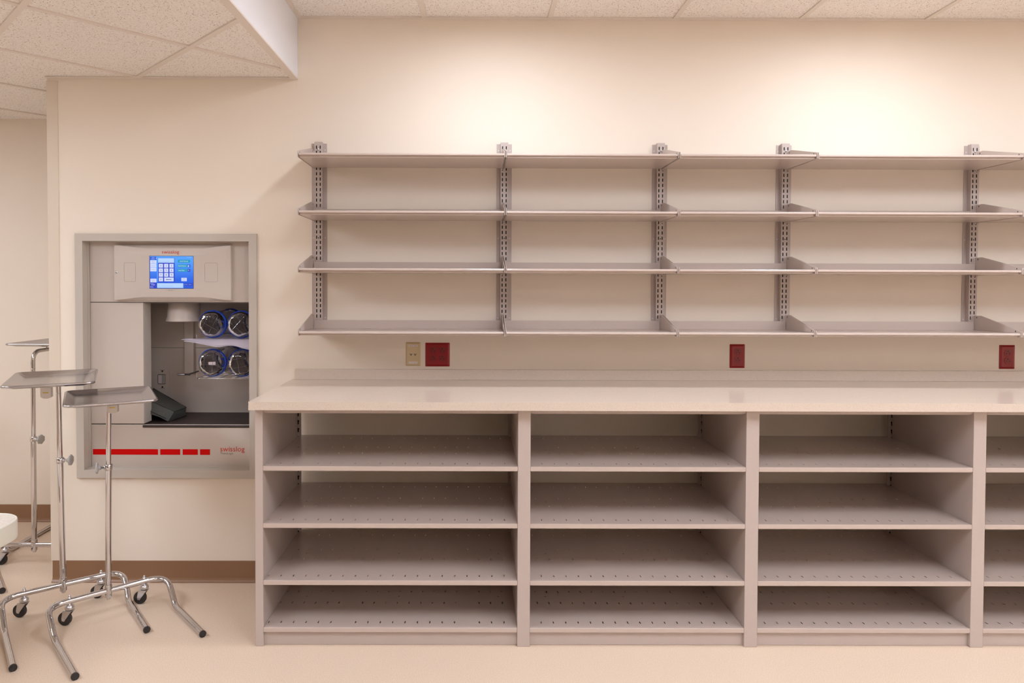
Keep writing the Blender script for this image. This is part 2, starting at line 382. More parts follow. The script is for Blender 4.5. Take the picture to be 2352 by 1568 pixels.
# ------------------------------------------------------------------ wall standards
SX = [-0.7628, 0.1403, 0.9008, 1.5083, 2.4292, 3.343]
Z_SH = [2.0555, 1.8005, 1.5445, 1.2625]
std_lab = ['slotted upright wall standard at the left end of the wall shelves', 'slotted wall standard between the first and second shelf bays from the left',
           'slotted wall standard between the second and third shelf bays', 'slotted wall standard just left of the wide fourth shelf bay',
           'slotted wall standard nearest the right edge of the picture', 'slotted wall standard beyond the right edge of the picture']
def standard_mb():
    z0, z1 = 1.238, 2.163; mb = MB()
    holes = []; z = z1 - 0.026
    while z > z0 + 0.02:
        for sx in (-1, 1): holes.append((sx * 0.009 - 0.0027, sx * 0.009 + 0.0027, z - 0.0078, z + 0.0078))
        z -= 0.0256
    mb.holed(-0.0185, 0.0185, z0, z1, -0.0260, -0.0240, holes, lambda a, b, t: (a, t, b), m_taupe)
    mb.box(-0.0165, 0.0165, -0.0175, -0.0165, z0, z1, m_dark); mb.box(-0.0185, -0.0165, -0.024, 0, z0, z1, m_taupe); mb.box(0.0165, 0.0185, -0.024, 0, z0, z1, m_taupe)  # dark plate in the channel stands in for the shade behind the slots
    mb.box(-0.037, -0.0185, -0.003, 0, z0, z1 - 0.004, m_taupe); mb.box(0.0185, 0.037, -0.003, 0, z0, z1 - 0.004, m_taupe)
    for zz in (2.128, 1.70, 1.31):
        for sx in (-1, 1): mb.lathe([(0.003, 0), (0.003, 0.0006)], Matrix.Translation((sx * 0.028, -0.003, zz)) @ Matrix.Rotation(PI / 2, 4, 'X'), m_label, n=10)
    mb.lathe([(0.0028, 0), (0.0028, 0.0006)], Matrix.Translation((0, -0.026, 1.6985)) @ Matrix.Rotation(PI / 2, 4, 'X'), m_dark, n=10)
    return mb
def screw_mb(): return MB().lathe([(0.0058, 0), (0.0058, 0.0015), (0.0045, 0.0035), (0.0015, 0.0045)], Matrix.Rotation(PI / 2, 4, 'X'), m_zinc, n=14)
s0 = standard_mb(); sc = screw_mb()
first = None
for i, x in enumerate(SX):
    if first is None:
        root = s0.build('wall_standard'); root.location = (x, 0, 0); first = root
        ch = sc.build('screw'); ch.parent = root; ch.location = (0, -0.026, 2.127); fch = ch
    else:
        root = first.copy(); C.objects.link(root); root.location = (x, 0, 0)
        ch = fch.copy(); C.objects.link(ch); ch.parent = root
    tag(root, std_lab[i], 'shelf standard', 'slotted wall standards')

# ------------------------------------------------------------------ wall shelves
MID = [-0.7905, 0.1337, 0.9045, 1.5192, 2.4402, 3.357]
BAY = [(MID[i] + 0.0065, MID[i + 1] - 0.0065) for i in range(5)]
rowname = ['top', 'second', 'third', 'bottom']
bayname = ['in the leftmost bay', 'in the second bay from the left', 'in the short third bay from the left', 'in the wide fourth bay from the left', 'cut off by the right picture edge']
YS = -0.3215
def lip_profile():
    return [(-0.030, 0.037), (-0.030, -0.018), (-0.3050, -0.018), (-0.3065, -0.0165), (-0.3060, -0.0100), (YS + 0.002, -0.0100), (YS, -0.0085), (YS, -0.0030),
            (YS + 0.0015, -0.0008), (YS + 0.004, 0.0), (YS + 0.008, 0.0), (YS + 0.010, -0.0025), (-0.0335, -0.0025), (-0.0325, 0.037)]
def bracket_outline():
    return [(-0.0275, 0.066), (-0.066, 0.068), (YS - 0.001, 0.008), (YS - 0.002, 0.004), (YS - 0.002, -0.0180), (YS + 0.003, -0.0190), (-0.06, -0.0190), (-0.0275, -0.0200)]
def make_shelf(x0, x1):
    """a shelf pan with an end bracket at either side, built about its own left end, z = 0 at its top."""
    L = x1 - x0
    r = MB().prism(lip_profile(), YZ, 0.0, L, m_shelf).build('wall_shelf', bevel=0.0007)
    kids = []
    for xa, xb, s in ((-0.0048, -0.0022, 1), (L + 0.0022, L + 0.0048, -1)):
        mb = MB().prism(bracket_outline(), YZ, xa, xb, m_shelf)
        xf = xb if s == 1 else xa - 0.0006
        for (yy, zz) in ((-0.048, 0.058), (YS + 0.03, 0.0075)): mb.prism([(yy - 0.0022, zz - 0.0032), (yy + 0.0022, zz - 0.0032), (yy + 0.0022, zz + 0.0032), (yy - 0.0022, zz + 0.0032)], YZ, xf, xf + 0.0006, m_dark)
        # hook tab bent towards the standard
        mb.box(min(xa, xa + s * 0.0068), max(xb, xb + s * 0.0068), -0.0283, -0.0266, -0.026, 0.064, m_shelf)
        b = mb.build('end_bracket', bevel=0.0004); b.parent = r; kids.append(b)
    return r, kids
for bi, (x0, x1) in enumerate(BAY):
    proto = None
    for ri, z in enumerate(Z_SH):
        if proto is None: r, kids = make_shelf(x0, x1); proto = (r, kids)
        else:
            r = proto[0].copy(); C.objects.link(r)
            for b in proto[1]: c = b.copy(); C.objects.link(c); c.parent = r
        r.location = (x0, 0, z)
        lab = f'taupe steel wall shelf, {rowname[ri]} row of four, {bayname[bi]}'
        tag(r, lab, 'shelf', 'taupe steel wall shelves')

# ------------------------------------------------------------------ base cabinet
YC = -0.6153
UP = [(-0.8889, -0.8571), (0.1753, 0.2265), (1.0999, 1.1529), (2.0225, 2.0747), (2.942, 2.994)]
ZL = [0.7365, 0.5035, 0.2700, 0.0765]
cab = thing('open_shelving_cabinet', 'long taupe steel base cabinet with open perforated shelves under the speckled countertop', 'cabinet', (0, 0, 0))
for i, (a, b) in enumerate(UP):
    MB().box(a, b, YC, -0.063, 0, 0.973, m_taupe).build('upright_panel', cab, bevel=0.0016)
hole_r = []
for i in range(4):
    a, b = UP[i][1], UP[i + 1][0]
    # rear strips with keyholes
    for (p, q, hx, nm) in ((a - 0.016, a + 0.015, a + 0.001, 0), (b - 0.014, b + 0.018, b + 0.004, 1)):
        mb = MB().box(p, q, -0.055, -0.050, 0.03, 0.972, m_taupe)
        z = 0.925
        while z > 0.08:
            M4 = Matrix.Translation((hx, -0.055, z)) @ Matrix.Rotation(PI / 2, 4, 'X')
            mb.lathe([(0.0052, 0), (0.0052, 0.0005)], M4, m_black, n=12); mb.box(hx - 0.0028, hx + 0.0028, -0.0555, -0.055, z - 0.015, z, m_black)
            z -= 0.0385
        mb.build('keyhole_strip', cab)
    # top rail: stepped moulding
    MB().prism([(-0.55, 0.9725), (-0.55, 0.948), (-0.592, 0.948), (-0.592, 0.9515), (-0.602, 0.9515), (-0.602, 0.9555), (-0.609, 0.9555), (-0.609, 0.9725)],
               YZ, a + 0.0005, b - 0.0005, m_taupe).build('top_rail', cab)
    MB().box(a, b, -0.600, -0.590, 0.001, 0.059, m_taupe).build('toe_kick', cab)
    for si, z in enumerate(ZL):
        holes = []; n = int((b - a) / 0.0514) + 1
        off = 0.008 if i == 0 else 0.0505
        skip = ({6, 16} if (i == 0 and si == 3) else set())
        for yr, ln in ((-0.566, 0.017), (-0.390, 0.017), (-0.278, 0.017), (-0.098, 0.017)):
            for k2 in range(n):
                xx = a + off + k2 * 0.0512
                if xx > b - 0.004 or k2 in skip or (yr > -0.15 and k2 == 0 and i == 0): continue
                holes.append((xx - 0.0022, xx + 0.0022, yr - ln / 2, yr + ln / 2))
        mb = MB().holed(a + 0.0008, b - 0.0008, YC + 0.008, -0.0265, z, z - 0.0016, holes, XY, m_shelf)
        mb.prism([(YC + 0.0085, z), (YC + 0.004, z + 0.0002), (YC + 0.0012, z - 0.0012), (YC + 0.0008, z - 0.003), (YC + 0.0008, z - 0.0172), (YC + 0.003, z - 0.0172), (YC + 0.003, z - 0.004)],
                 YZ, a + 0.0008, b - 0.0008, m_shelf)
        mb.box(a + 0.003, b - 0.003, YC + 0.003, YC + 0.028, z - 0.0195, z - 0.0172, m_shelf)
        mb.box(a + 0.0008, b - 0.0008, -0.0268, -0.0255, z - 0.016, z, m_shelf)
        for fx in (0.1, 0.5, 0.93): mb.box(a + (b - a) * fx, a + (b - a) * fx + 0.008, -0.329, -0.326, z, z + 0.0003, m_dark)
        mb.build('shelf', cab)

# ------------------------------------------------------------------ countertop
ct = MB()
ct.prism([(-0.905 + 0.006, -0.668), (3.6, -0.668), (3.6, -0.0005), (-0.8985, -0.0005), (-0.8985, -0.662)], XY, 0.9735, 1.0065, m_counter)
cto = ct.build('countertop', bevel=0.0035, seg=3)
tag(cto, 'long beige speckled solid-surface countertop on the open shelving cabinet', 'countertop')
MB().box(-0.881, 3.6, -0.0205, -0.0003, 1.0066, 1.0565, m_counter).build('backsplash', cto, bevel=0.001)

# ------------------------------------------------------------------ outlets
def plate_mb(x0, x1, z0, z1, d, bev, m):
    mb = MB(); r = 0.003
    def rr(x0, x1, z0, z1, y, r):
        pts = []
        for cx, cz, a0 in ((x1 - r, z1 - r, 0), (x0 + r, z1 - r, 90), (x0 + r, z0 + r, 180), (x1 - r, z0 + r, 270)):
            for k in range(5): an = math.radians(a0 + k * 22.5); pts.append((cx + r * math.cos(an), y, cz + r * math.sin(an)))
        return pts
    mb.loft([rr(x0, x1, z0, z1, 0, 0.003), rr(x0, x1, z0, z1, -0.0015, 0.003)], m, smooth=False)
    mb.loft([rr(x0, x1, z0, z1, -0.0015, 0.003), rr(x0 + bev, x1 - bev, z0 + bev, z1 - bev, -d, 0.003)], m, smooth=False)
    mb.loft([rr(x0 + bev, x1 - bev, z0 + bev, z1 - bev, -d, 0.003), rr(x0 + bev + 0.001, x1 - bev - 0.001, z0 + bev + 0.001, z1 - bev - 0.001, -d, 0.003)], m, smooth=False, cap1=True)
    return mb
def disc_xz(mb, x, z, y, rx, rz, m, n=20, d=0.0006):
    pts = [(x + rx * math.cos(2 * PI * k / n), z + rz * math.sin(2 * PI * k / n)) for k in range(n)]
    mb.prism(pts, XZ, y, y - d, m)
def receptacle(parent, x, z, y, dot):
    mb = MB(); n = 32; R = 0.0172
    def ring(r, yy):
        pts = []
        for k in range(n):
            a = 2 * PI * k / n; pts.append((x + r * math.cos(a), yy, z + max(-0.0142 * r / R, min(0.0142 * r / R, r * math.sin(a)))))
        return pts
    mb.loft([ring(R + 0.0007, y - 0.0001), ring(R, y - 0.0001)], m_black, smooth=False)
    mb.loft([ring(R, y - 0.0001), ring(R, y - 0.0012)], m_redin, smooth=False, cap1=True)
    yy = y - 0.0012
    mb.box(x - 0.0075, x - 0.0052, yy - 0.0003, yy, z - 0.0075, z + 0.0015, m_black)
    mb.box(x + 0.0050, x + 0.0073, yy - 0.0003, yy, z - 0.0080, z + 0.0015, m_black)
    mb.box(x + 0.0073, x + 0.0125, yy - 0.0003, yy, z - 0.0040, z - 0.0022, m_black)
    pts = [(x + 0.0030 * math.cos(a), z + 0.0085 - 0.0034 * math.sin(a)) for a in [PI * k / 8 for k in range(9)]] + [(x - 0.0030, z + 0.0105), (x + 0.0030, z + 0.0105)]
    mb.prism(pts, XZ, yy, yy - 0.0003, m_black)
    if dot: disc_xz(mb, x + 0.0085, z + 0.0092, yy, 0.0024, 0.0026, m_green, 12, 0.0004)
    return mb.build('receptacle', parent)
def red_outlet(x0, x1, z0, z1, cols, label):
    t = thing('wall_outlet', label, 'outlet', ((x0 + x1) / 2, 0, z0), 'red wall outlets')
    plate_mb(x0, x1, z0, z1, 0.006, 0.0095, m_red).build('cover_plate', t)
    zc = (z0 + z1) / 2
    for cx in cols:
        for s, dz in ((1, 0.0205), (0, -0.0175)): receptacle(t, cx, zc + dz, -0.006, s)
        mb = MB(); disc_xz(mb, cx, zc + 0.0012, -0.006, 0.0026, 0.0026, m_red, 14, 0.0012); mb.build('screw', t)
red_outlet(-0.2441, -0.1239, 1.0706, 1.1872, (-0.2072, -0.1607), 'wide red wall plate with four outlets above the counter')
red_outlet(1.2539, 1.3282, 1.0672, 1.1840, (1.292,), 'narrow red two-socket outlet under the short third shelf bay')
red_outlet(2.5834, 2.6598, 1.0662, 1.1837, (2.6225,), 'narrow red two-socket outlet nearest the right picture edge')
t = thing('data_outlet', 'ivory data jack wall plate with white labels beside the wide red outlet', 'outlet', (-0.304, 0, 1.073))
plate_mb(-0.3404, -0.2675, 1.0732, 1.1893, 0.006, 0.006, m_ivory).build('cover_plate', t)
mb = MB().box(-0.3255, -0.2815, -0.0068, -0.006, 1.1670, 1.1772, m_label)
mb.text('2A-01', -0.3225, -0.3065, 1.1698, 1.1742, -0.007, m_ink); mb.text('2A-02', -0.3010, -0.2855, 1.1698, 1.1742, -0.007, m_ink); mb.build('label_strip', t)
MB().box(-0.3255, -0.2815, -0.0068, -0.006, 1.0848, 1.0950, m_label).build('label_strip', t)
for cx in (-0.3142, -0.2937):
    mb = MB().box(cx - 0.0085, cx + 0.0085, -0.0066, -0.006, 1.1215, 1.1390, m_ivory)
    mb.prism([(cx - 0.0065, 1.1335), (cx - 0.0065, 1.1295), (cx - 0.0035, 1.1285), (cx - 0.0022, 1.1245), (cx + 0.0022, 1.1245), (cx + 0.0035, 1.1285), (cx + 0.0065, 1.1295), (cx + 0.0065, 1.1335)], XZ, -0.0066, -0.0068, m_dark)
    mb.box(cx - 0.0045, cx + 0.0045, -0.0071, -0.0068, 1.1300, 1.1318, m_label); mb.build('jack', t)

# ------------------------------------------------------------------ pneumatic tube station
st = thing('tube_station', 'recessed grey pneumatic tube station with blue touchscreen and red stripe in the cream wall', 'tube station', (-1.51, 0, 0.53))
fx0, fx1, fz0, fz1 = -1.9551, -1.0676, 0.5171, 1.7175
ix0, ix1, iz0, iz1 = -1.9169, -1.1060, 0.5579, 1.6806
def ring_rect(x0, x1, z0, z1, y): return [(x0, y, z0), (x1, y, z0), (x1, y, z1), (x0, y, z1)]
mb = MB()
mb.loft([ring_rect(fx0, fx1, fz0, fz1, 0.0), ring_rect(fx0, fx1, fz0, fz1, -0.013), ring_rect(fx0 + 0.002, fx1 - 0.002, fz0 + 0.002, fz1 - 0.002, -0.015),
         ring_rect(ix0, ix1, iz0, iz1, -0.015), ring_rect(ix0, ix1, iz0, iz1, 0.052)], m_frame, smooth=False)
mb.loft([ring_rect(ix0, ix1, iz0, iz1, 0.028), ring_rect(ix0 + 0.003, ix1 - 0.003, iz0 + 0.003, iz1 - 0.003, 0.028), ring_rect(ix0 + 0.003, ix1 - 0.003, iz0 + 0.003, iz1 - 0.003, 0.052)], m_frame, smooth=False)
mb.build('frame', st)
PYF = 0.045
# housing: cavity behind the panels
hb = MB(); cx0, cx1, cz0, cz1, cyb = -1.955, -0.99, 0.50, 1.72, 0.40
hb.box(cx0, cx1, cyb, cyb + 0.01, cz0, 1.1215, m_panel); hb.box(cx0, cx1, cyb, cyb + 0.01, 1.1235, cz1, m_panel); hb.box(cx0, cx1, cyb + 0.004, cyb + 0.01, 1.1215, 1.1235, m_darkseam)
hb.box(cx0 - 0.01, cx0, 0.06, cyb, cz0, cz1, m_panel); hb.box(cx1, cx1 + 0.01, 0.055, cyb, cz0, cz1, m_panel)
hb.box(cx0, cx1, 0.055, cyb, cz1, cz1 + 0.01, m_panel); hb.box(cx0, cx1, 0.055, cyb, cz0 - 0.01, cz0, m_panel)
hb.box(ix1 - 0.002, cx1, 0.053, 0.058, cz0, cz1, m_panel); hb.box(cx0, ix0 + 0.002, 0.053, 0.058, cz0, cz1, m_panel)
hb.build('housing', st)
g_ = 0.0018
mb = MB().box(ix0 + 0.004, ix1, PYF, PYF + 0.012, 1.3815, iz1 + 0.01, m_panel)
mb.box(ix0 + 0.004, ix1, PYF + 0.012, PYF + 0.06, 1.3775, 1.3835, m_panel); mb.build('upper_panel', st, bevel=0.0015)
mb = MB().box(ix0 + 0.004, -1.6505, PYF, PYF + 0.014, 0.7745, 1.3785, m_panel)
mb.box(-1.6600, -1.6505, PYF + 0.014, 0.128, 0.7745, 1.3785, m_frame); mb.build('side_door', st, bevel=0.001)
mb = MB().box(ix0 + 0.004, ix1, PYF, PYF + 0.014, iz0 + 0.002, 0.7700, m_panel)
lp = mb.build('lower_panel', st, bevel=0.001)
sm = MB().box(ix0 + 0.001, ix1, PYF + 0.018, PYF + 0.024, iz0, 1.38, m_darkseam)
mb = MB()
for a, b in ((-1.9055, -1.5814), (-1.5703, -1.4706), (-1.4585, -1.3826), (-1.3716, -1.3218)): mb.box(a, b, PYF - 0.0006, PYF, 0.6195, 0.6475, m_stripe)
mb.build('red_stripe', lp)
mb = MB(); mb.text('swisslog', -1.2705, -1.1490, 0.6285, 0.6625, PYF - 0.0006, m_logo); mb.text('TransLogic', -1.2705, -1.2060, 0.6190, 0.6322, PYF - 0.0006, m_logogrey); mb.build('logo', lp)
# thin black joints between the panels
mb = MB().box(ix0 + 0.001, -1.652, PYF + 0.008, PYF + 0.013, 0.7698, 0.7747, m_darkseam); mb.box(ix0 + 0.001, ix1, PYF + 0.008, PYF + 0.011, 1.3783, 1.3817, m_darkseam)
mb.box(ix0 + 0.0005, ix0 + 0.0042, PYF + 0.004, PYF + 0.012, iz0, iz1, m_darkseam); mb.box(ix0, ix1, PYF + 0.004, PYF + 0.012, iz0, iz0 + 0.0021, m_darkseam); mb.build('joint_gasket', st)
# floor tray of the alcove
mb = MB().box(-1.95, -1.0, PYF + 0.012, 0.399, 0.7600, 0.7670, m_darktray)
mb.prism([(PYF - 0.004, 0.7685), (PYF + 0.014, 0.7690), (PYF + 0.014, 0.7560), (PYF - 0.002, 0.7560), (PYF - 0.006, 0.7620)], YZ, -1.6545, ix1, m_darktray); mb.build('floor_tray', st)
# receiver throat
M4 = Matrix.Translation((-1.5164, 0.21, 0))
MB().lathe([(0.078, 1.50), (0.0800, 1.50), (0.0808, 1.305), (0.0855, 1.288), (0.0875, 1.2815), (0.0870, 1.2795), (0.0800, 1.2815), (0.0770, 1.305), (0.0770, 1.5)], M4, m_panel, n=48, close=False).build('receiver_throat', st)
MB().box(-1.585, -1.535, 0.375, 0.3995, 0.985, 1.45, m_panel).build('guide_post', st, bevel=0.002)
mb = MB().tube([(-1.568, 0.25, 0.9945), (-1.503, 0.25, 0.9945)], 0.0042, m_rubber, n=12); mb.tube([(-1.566, 0.2466, 0.9948), (-1.53, 0.2466, 0.9948)], 0.0025, m_chrome, n=10)
mb.tube([(-1.515, 0.25, 0.9945), (-1.515, 0.39, 0.9945)], 0.0035, m_rubber, n=10); mb.build('stop_pin', st)
# sensor plate on the back wall
mb = MB().prism([(-1.752, 0.866), (-1.70, 0.866), (-1.6766, 0.886), (-1.6766, 1.0148), (-1.752, 1.0148)], XZ, 0.398, 0.3995, m_panel)
mb.box(-1.738, -1.718, 0.3955, 0.398, 0.925, 0.974, m_label); mb.box(-1.718, -1.697, 0.3955, 0.398, 0.925, 0.974, m_knob); mb.box(-1.7405, -1.7385, 0.396, 0.398, 0.925, 0.974, m_black)
for q in range(9): mb.box(-1.736 + q * 0.0045, -1.7335 + q * 0.0045, 0.3945, 0.396, 0.9735, 0.9765, m_chrome); mb.box(-1.736 + q * 0.0045, -1.7335 + q * 0.0045, 0.3945, 0.396, 0.9225, 0.9255, m_chrome)
for zz in (0.993, 0.906): disc_xz(mb, -1.716, zz, 0.398, 0.0045, 0.0045, m_black, 12)
mb.box(-1.728, -1.703, 0.3970, 0.398, 0.9985, 1.0, m_dark); mb.box(-1.728, -1.703, 0.3970, 0.398, 0.899, 0.9005, m_dark); mb.build('sensor_plate', st)
# control panel (bow-tie outline, raised front)
px0, px1, pz0, pz1 = -1.7806, -1.2050, 1.3915, 1.6634
def bow(t_in, y, ins):
    """outline of the bow-tie; t_in pulls the waist in."""
    pts = []; N = 24
    def prof(u):   # 0 at ends, 1 in the wide middle
        e = min(1.0, max(0.0, min(u, 1 - u) / 0.26)); return e * e * (3 - 2 * e)
    for k in range(N + 1):
        u = k / N; pts.append((px0 + ins + u * (px1 - px0 - 2 * ins), y, pz0 + ins + t_in * prof(u)))
    for k in range(N + 1):
        u = 1 - k / N; pts.append((px0 + ins + u * (px1 - px0 - 2 * ins), y, pz1 - ins - t_in * prof(u)))
    return pts
cp = MB(); cp.loft([bow(-0.004, PYF, 0.0), bow(-0.003, PYF - 0.008, 0.0), bow(0.0135, PYF - 0.024, 0.0), bow(0.0145, PYF - 0.026, 0.002)], m_panel, smooth=False)
cp.loft([bow(0.0145, PYF - 0.026, 0.002), bow(0.030, PYF - 0.0275, 0.02)], m_panel, smooth=False)
inner = bow(0.030, PYF - 0.0275, 0.02); N = 25
cp.add(inner, [(k, k + 1, 2 * N - 2 - k, 2 * N - 1 - k) for k in range(N - 1)], m_panel)
cpo = cp.build('control_panel', st)
YP = PYF - 0.0275
def round_rect_line(mb, x0, x1, z0, z1, r, w, y, m):
    def rr(e, y_):
        pts = []
        for cx, cz, a0 in ((x1 - r, z1 - r, 0), (x0 + r, z1 - r, 90), (x0 + r, z0 + r, 180), (x1 - r, z0 + r, 270)):
            for k in range(5): an = math.radians(a0 + k * 22.5); pts.append((cx + (r + e) * math.cos(an), y_, cz + (r + e) * math.sin(an)))
        return pts
    mb.loft([rr(0, y), rr(-w, y)], m, smooth=False)
for a, b in ((-1.730, -1.673), (-1.3325, -1.2690)):
    mb = MB(); round_rect_line(mb, a, b, 1.4825, 1.5765, 0.007, 0.0009, YP - 0.0004, m_logogrey); mb.build('reader_outline', cpo)
mb = MB(); mb.lathe([(0.0065, 0), (0.006, 0.003), (0.002, 0.0035)], Matrix.Translation((-1.7675, YP + 0.001, 1.5288)) @ Matrix.Rotation(PI / 2, 4, 'X'), m_zinc, n=20)
mb.box(-1.7685, -1.7665, YP - 0.0030, YP - 0.0024, 1.5255, 1.532, m_black); mb.build('lock', cpo)
mb = MB(); mb.text('swisslog', -1.5435, -1.4583, 1.6165, 1.6375, YP - 0.0006, m_logo); mb.build('logo', cpo)
sx0, sx1, sz0, sz1 = -1.6033, -1.3890, 1.4501, 1.6088
for zz in (sz1 + 0.0012, sz0 - 0.0016):
    for (a, b) in ((sx0 - 0.064, sx0), (sx1, sx1 + 0.064)):
        mb = MB(); s_ = 1 if a < sx0 - 0.01 else -1; xa, xb = (a, b) if s_ == 1 else (b, a)
        mb.add([(xa, YP - 0.0004, zz), (xb, YP - 0.0004, zz - 0.0012), (xb, YP - 0.0004, zz + 0.0008)], [(0, 1, 2)], m_frame)
        mb.build('crease_line', cpo)
mb = MB().box(-1.523, -1.480, YP - 0.0005, YP, 1.4372, 1.4452, m_frame); mb.text('MAIN LAB', -1.512, -1.492, 1.4395, 1.4425, YP - 0.0008, m_ink); mb.build('name_label', cpo)
# touchscreen: everything on it lies within 1 mm
sc = MB(); sw, sh = sx1 - sx0, sz1 - sz0
def SXZ(u, v): return sx0 + u * sw, sz1 - v * sh          # u, v: 0..1 from the top left
def srect(u0, v0, u1, v1, c, l=1):
    a, b = SXZ(u0, v0); c2, d = SXZ(u1, v1); y = YP - 0.0006 - l * 0.0001
    sc.add([(a, y, d), (c2, y, d), (c2, y, b), (a, y, b)], [(0, 1, 2, 3)], m_scr[c])
def stext(s_, u0, v0, u1, v1, c, l=4):
    a, b = SXZ(u0, v0); c2, d = SXZ(u1, v1); sc.text(s_, a, c2, d, b, YP - 0.0006 - l * 0.0001, m_scr[c])
srect(0, 0, 1, 1, 'blue', 0)
srect(0.0, 0.0, 0.008, 1, 'navy', 1)
sc.box(sx0 - 0.0015, sx1 + 0.0015, YP - 0.0005, YP, sz0 - 0.0015, sz1 + 0.0015, m_dark)
srect(0.012, 0.02, 0.155, 0.12, 'deep', 1); stext('Send', 0.055, 0.037, 0.11, 0.057, 'white'); stext('Request', 0.04, 0.076, 0.125, 0.1, 'white')
srect(0.147, 0.055, 0.157, 0.08, 'white', 2)
for v0, v1, tx in ((0.127, 0.237, ('Recent', 'Dests')), (0.245, 0.352, ('Functions',)), (0.36, 0.473, ('Directory',)), (0.70, 0.815, ('Previous', 'Alarm'))):
    srect(0.012, v0, 0.155, v1, 'key', 1)
    if len(tx) == 2: stext(tx[0], 0.045, v0 + 0.032, 0.12, v0 + 0.05, 'ink'); stext(tx[1], 0.052, v0 + 0.07, 0.113, v0 + 0.088, 'ink')
    else: stext(tx[0], 0.035, v0 + 0.047, 0.132, v0 + 0.068, 'ink')
srect(0.168, 0.045, 0.185, 0.81, 'light', 1)
srect(0.19, 0.06, 0.572, 0.80, 'navy', 1)
srect(0.195, 0.065, 0.562, 0.205, 'pale', 2); stext('Enter Destination', 0.215, 0.165, 0.45, 0.188, 'grey')
keys = [['1', '2', '3'], ['4', '5', '6'], ['7', '8', '9']]
for r_ in range(3):
    for c_ in range(3):
        u = 0.208 + c_ * 0.1225; v = 0.238 + r_ * 0.1415
        srect(u, v, u + 0.095, v + 0.118, 'key', 2); stext(keys[r_][c_], u + (0.042 if keys[r_][c_] == '1' else 0.035), v + 0.034, u + (0.052 if keys[r_][c_] == '1' else 0.06), v + 0.085, 'ink')
srect(0.208, 0.662, 0.303, 0.782, 'key', 2); stext('0', 0.243, 0.70, 0.268, 0.752, 'ink')
srect(0.3305, 0.662, 0.548, 0.782, 'key', 2); srect(0.39, 0.716, 0.50, 0.732, 'ink', 3)
a, b = SXZ(0.372, 0.724); c2, d = SXZ(0.397, 0.745); e_, f_ = SXZ(0.397, 0.703)
sc.add([(a, YP - 0.0009, b), (c2, YP - 0.0009, d), (e_, YP - 0.0009, f_)], [(0, 1, 2)], m_scr['ink'])
stext('TransLogic', 0.85, 0.018, 0.965, 0.05, 'pale')
for v0, tx, u1 in ((0.11, 'Send Normal', 0.88), (0.255, 'Send Secure', 0.835), (0.395, 'Send Stat', 0.80)):
    srect(0.645, v0, 0.93, v0 + 0.09, 'teal', 1)
    if v0 < 0.2: stext(tx, 0.695, v0 + 0.03, u1, v0 + 0.06, 'white')
    else: stext(tx, 0.66, v0 + 0.03, u1, v0 + 0.06, 'white'); srect(0.87, v0, 0.93, v0 + 0.09, 'navy', 2)
srect(0.875, 0.285, 0.908, 0.33, 'pale', 3); srect(0.884, 0.262, 0.902, 0.285, 'grey', 3)
srect(0.877, 0.42, 0.893, 0.455, 'pink', 3); srect(0.893, 0.415, 0.908, 0.46, 'grey', 3)
srect(0.725, 0.67, 0.85, 0.775, 'key', 2); stext('Send', 0.757, 0.69, 0.82, 0.71, 'ink'); stext('Empty', 0.752, 0.734, 0.826, 0.758, 'ink')
srect(0, 0.825, 1, 1, 'deep', 1); srect(0.0, 0.823, 1, 0.833, 'navy', 2); srect(0, 0.833, 0.16, 1, 'navy', 2)
stext('Station', 0.01, 0.842, 0.085, 0.857, 'white'); stext('121', 0.042, 0.868, 0.112, 0.905, 'white'); stext('Status', 0.01, 0.935, 0.075, 0.95, 'white'); stext('Operative', 0.01, 0.965, 0.085, 0.98, 'white')
srect(0.168, 0.838, 0.768, 0.985, 'pale', 3); stext('Please transact next RFID carrier', 0.2, 0.918, 0.54, 0.938, 'grey')
srect(0.785, 0.85, 0.985, 0.91, 'navy', 3); stext('LAST SENT:', 0.788, 0.87, 0.868, 0.884, 'white'); stext('Arrived', 0.892, 0.87, 0.95, 0.886, 'white')
sc.build('touchscreen', cpo)

# wire racks, carriers, bag and pad inside the station
def wire_rack(z, label):
    mb = MB(); r = 0.0022; xa, xb, ya, yb = -1.400, -1.02, 0.066, 0.395; c = 0.02
    mb.tube([(xa, yb, z), (xa, ya + c, z), (xa + 0.006, ya + 0.006, z), (xa + c, ya, z), (xb, ya, z), (xb, yb, z)], r, m_chrome, n=8)
    mb.tube([(xa, ya + c, z + 0.0), (xa - 0.0, ya + 0.012, z + 0.028)], r, m_chrome, n=8)
    for q in range(2):
        for o_ in (-0.035, 0.035): mb.tube([((-1.326 if q == 0 else -1.178) + o_, ya, z - 0.002), ((-1.326 if q == 0 else -1.178) + o_, yb, z - 0.002)], r * 0.9, m_chrome, n=8)
    for yy in (0.15, 0.25, 0.34): mb.tube([(xa, yy, z - 0.004), (xb, yy, z - 0.004)], r * 0.8, m_chrome, n=8)
    return tag(mb.build('wire_rack'), label, 'rack', 'wire racks in the tube station')
wire_rack(0.9985, 'lower chrome wire rack in the tube station alcove')
wire_rack(1.1915, 'upper chrome wire rack in the tube station alcove, covered by a plastic bag')
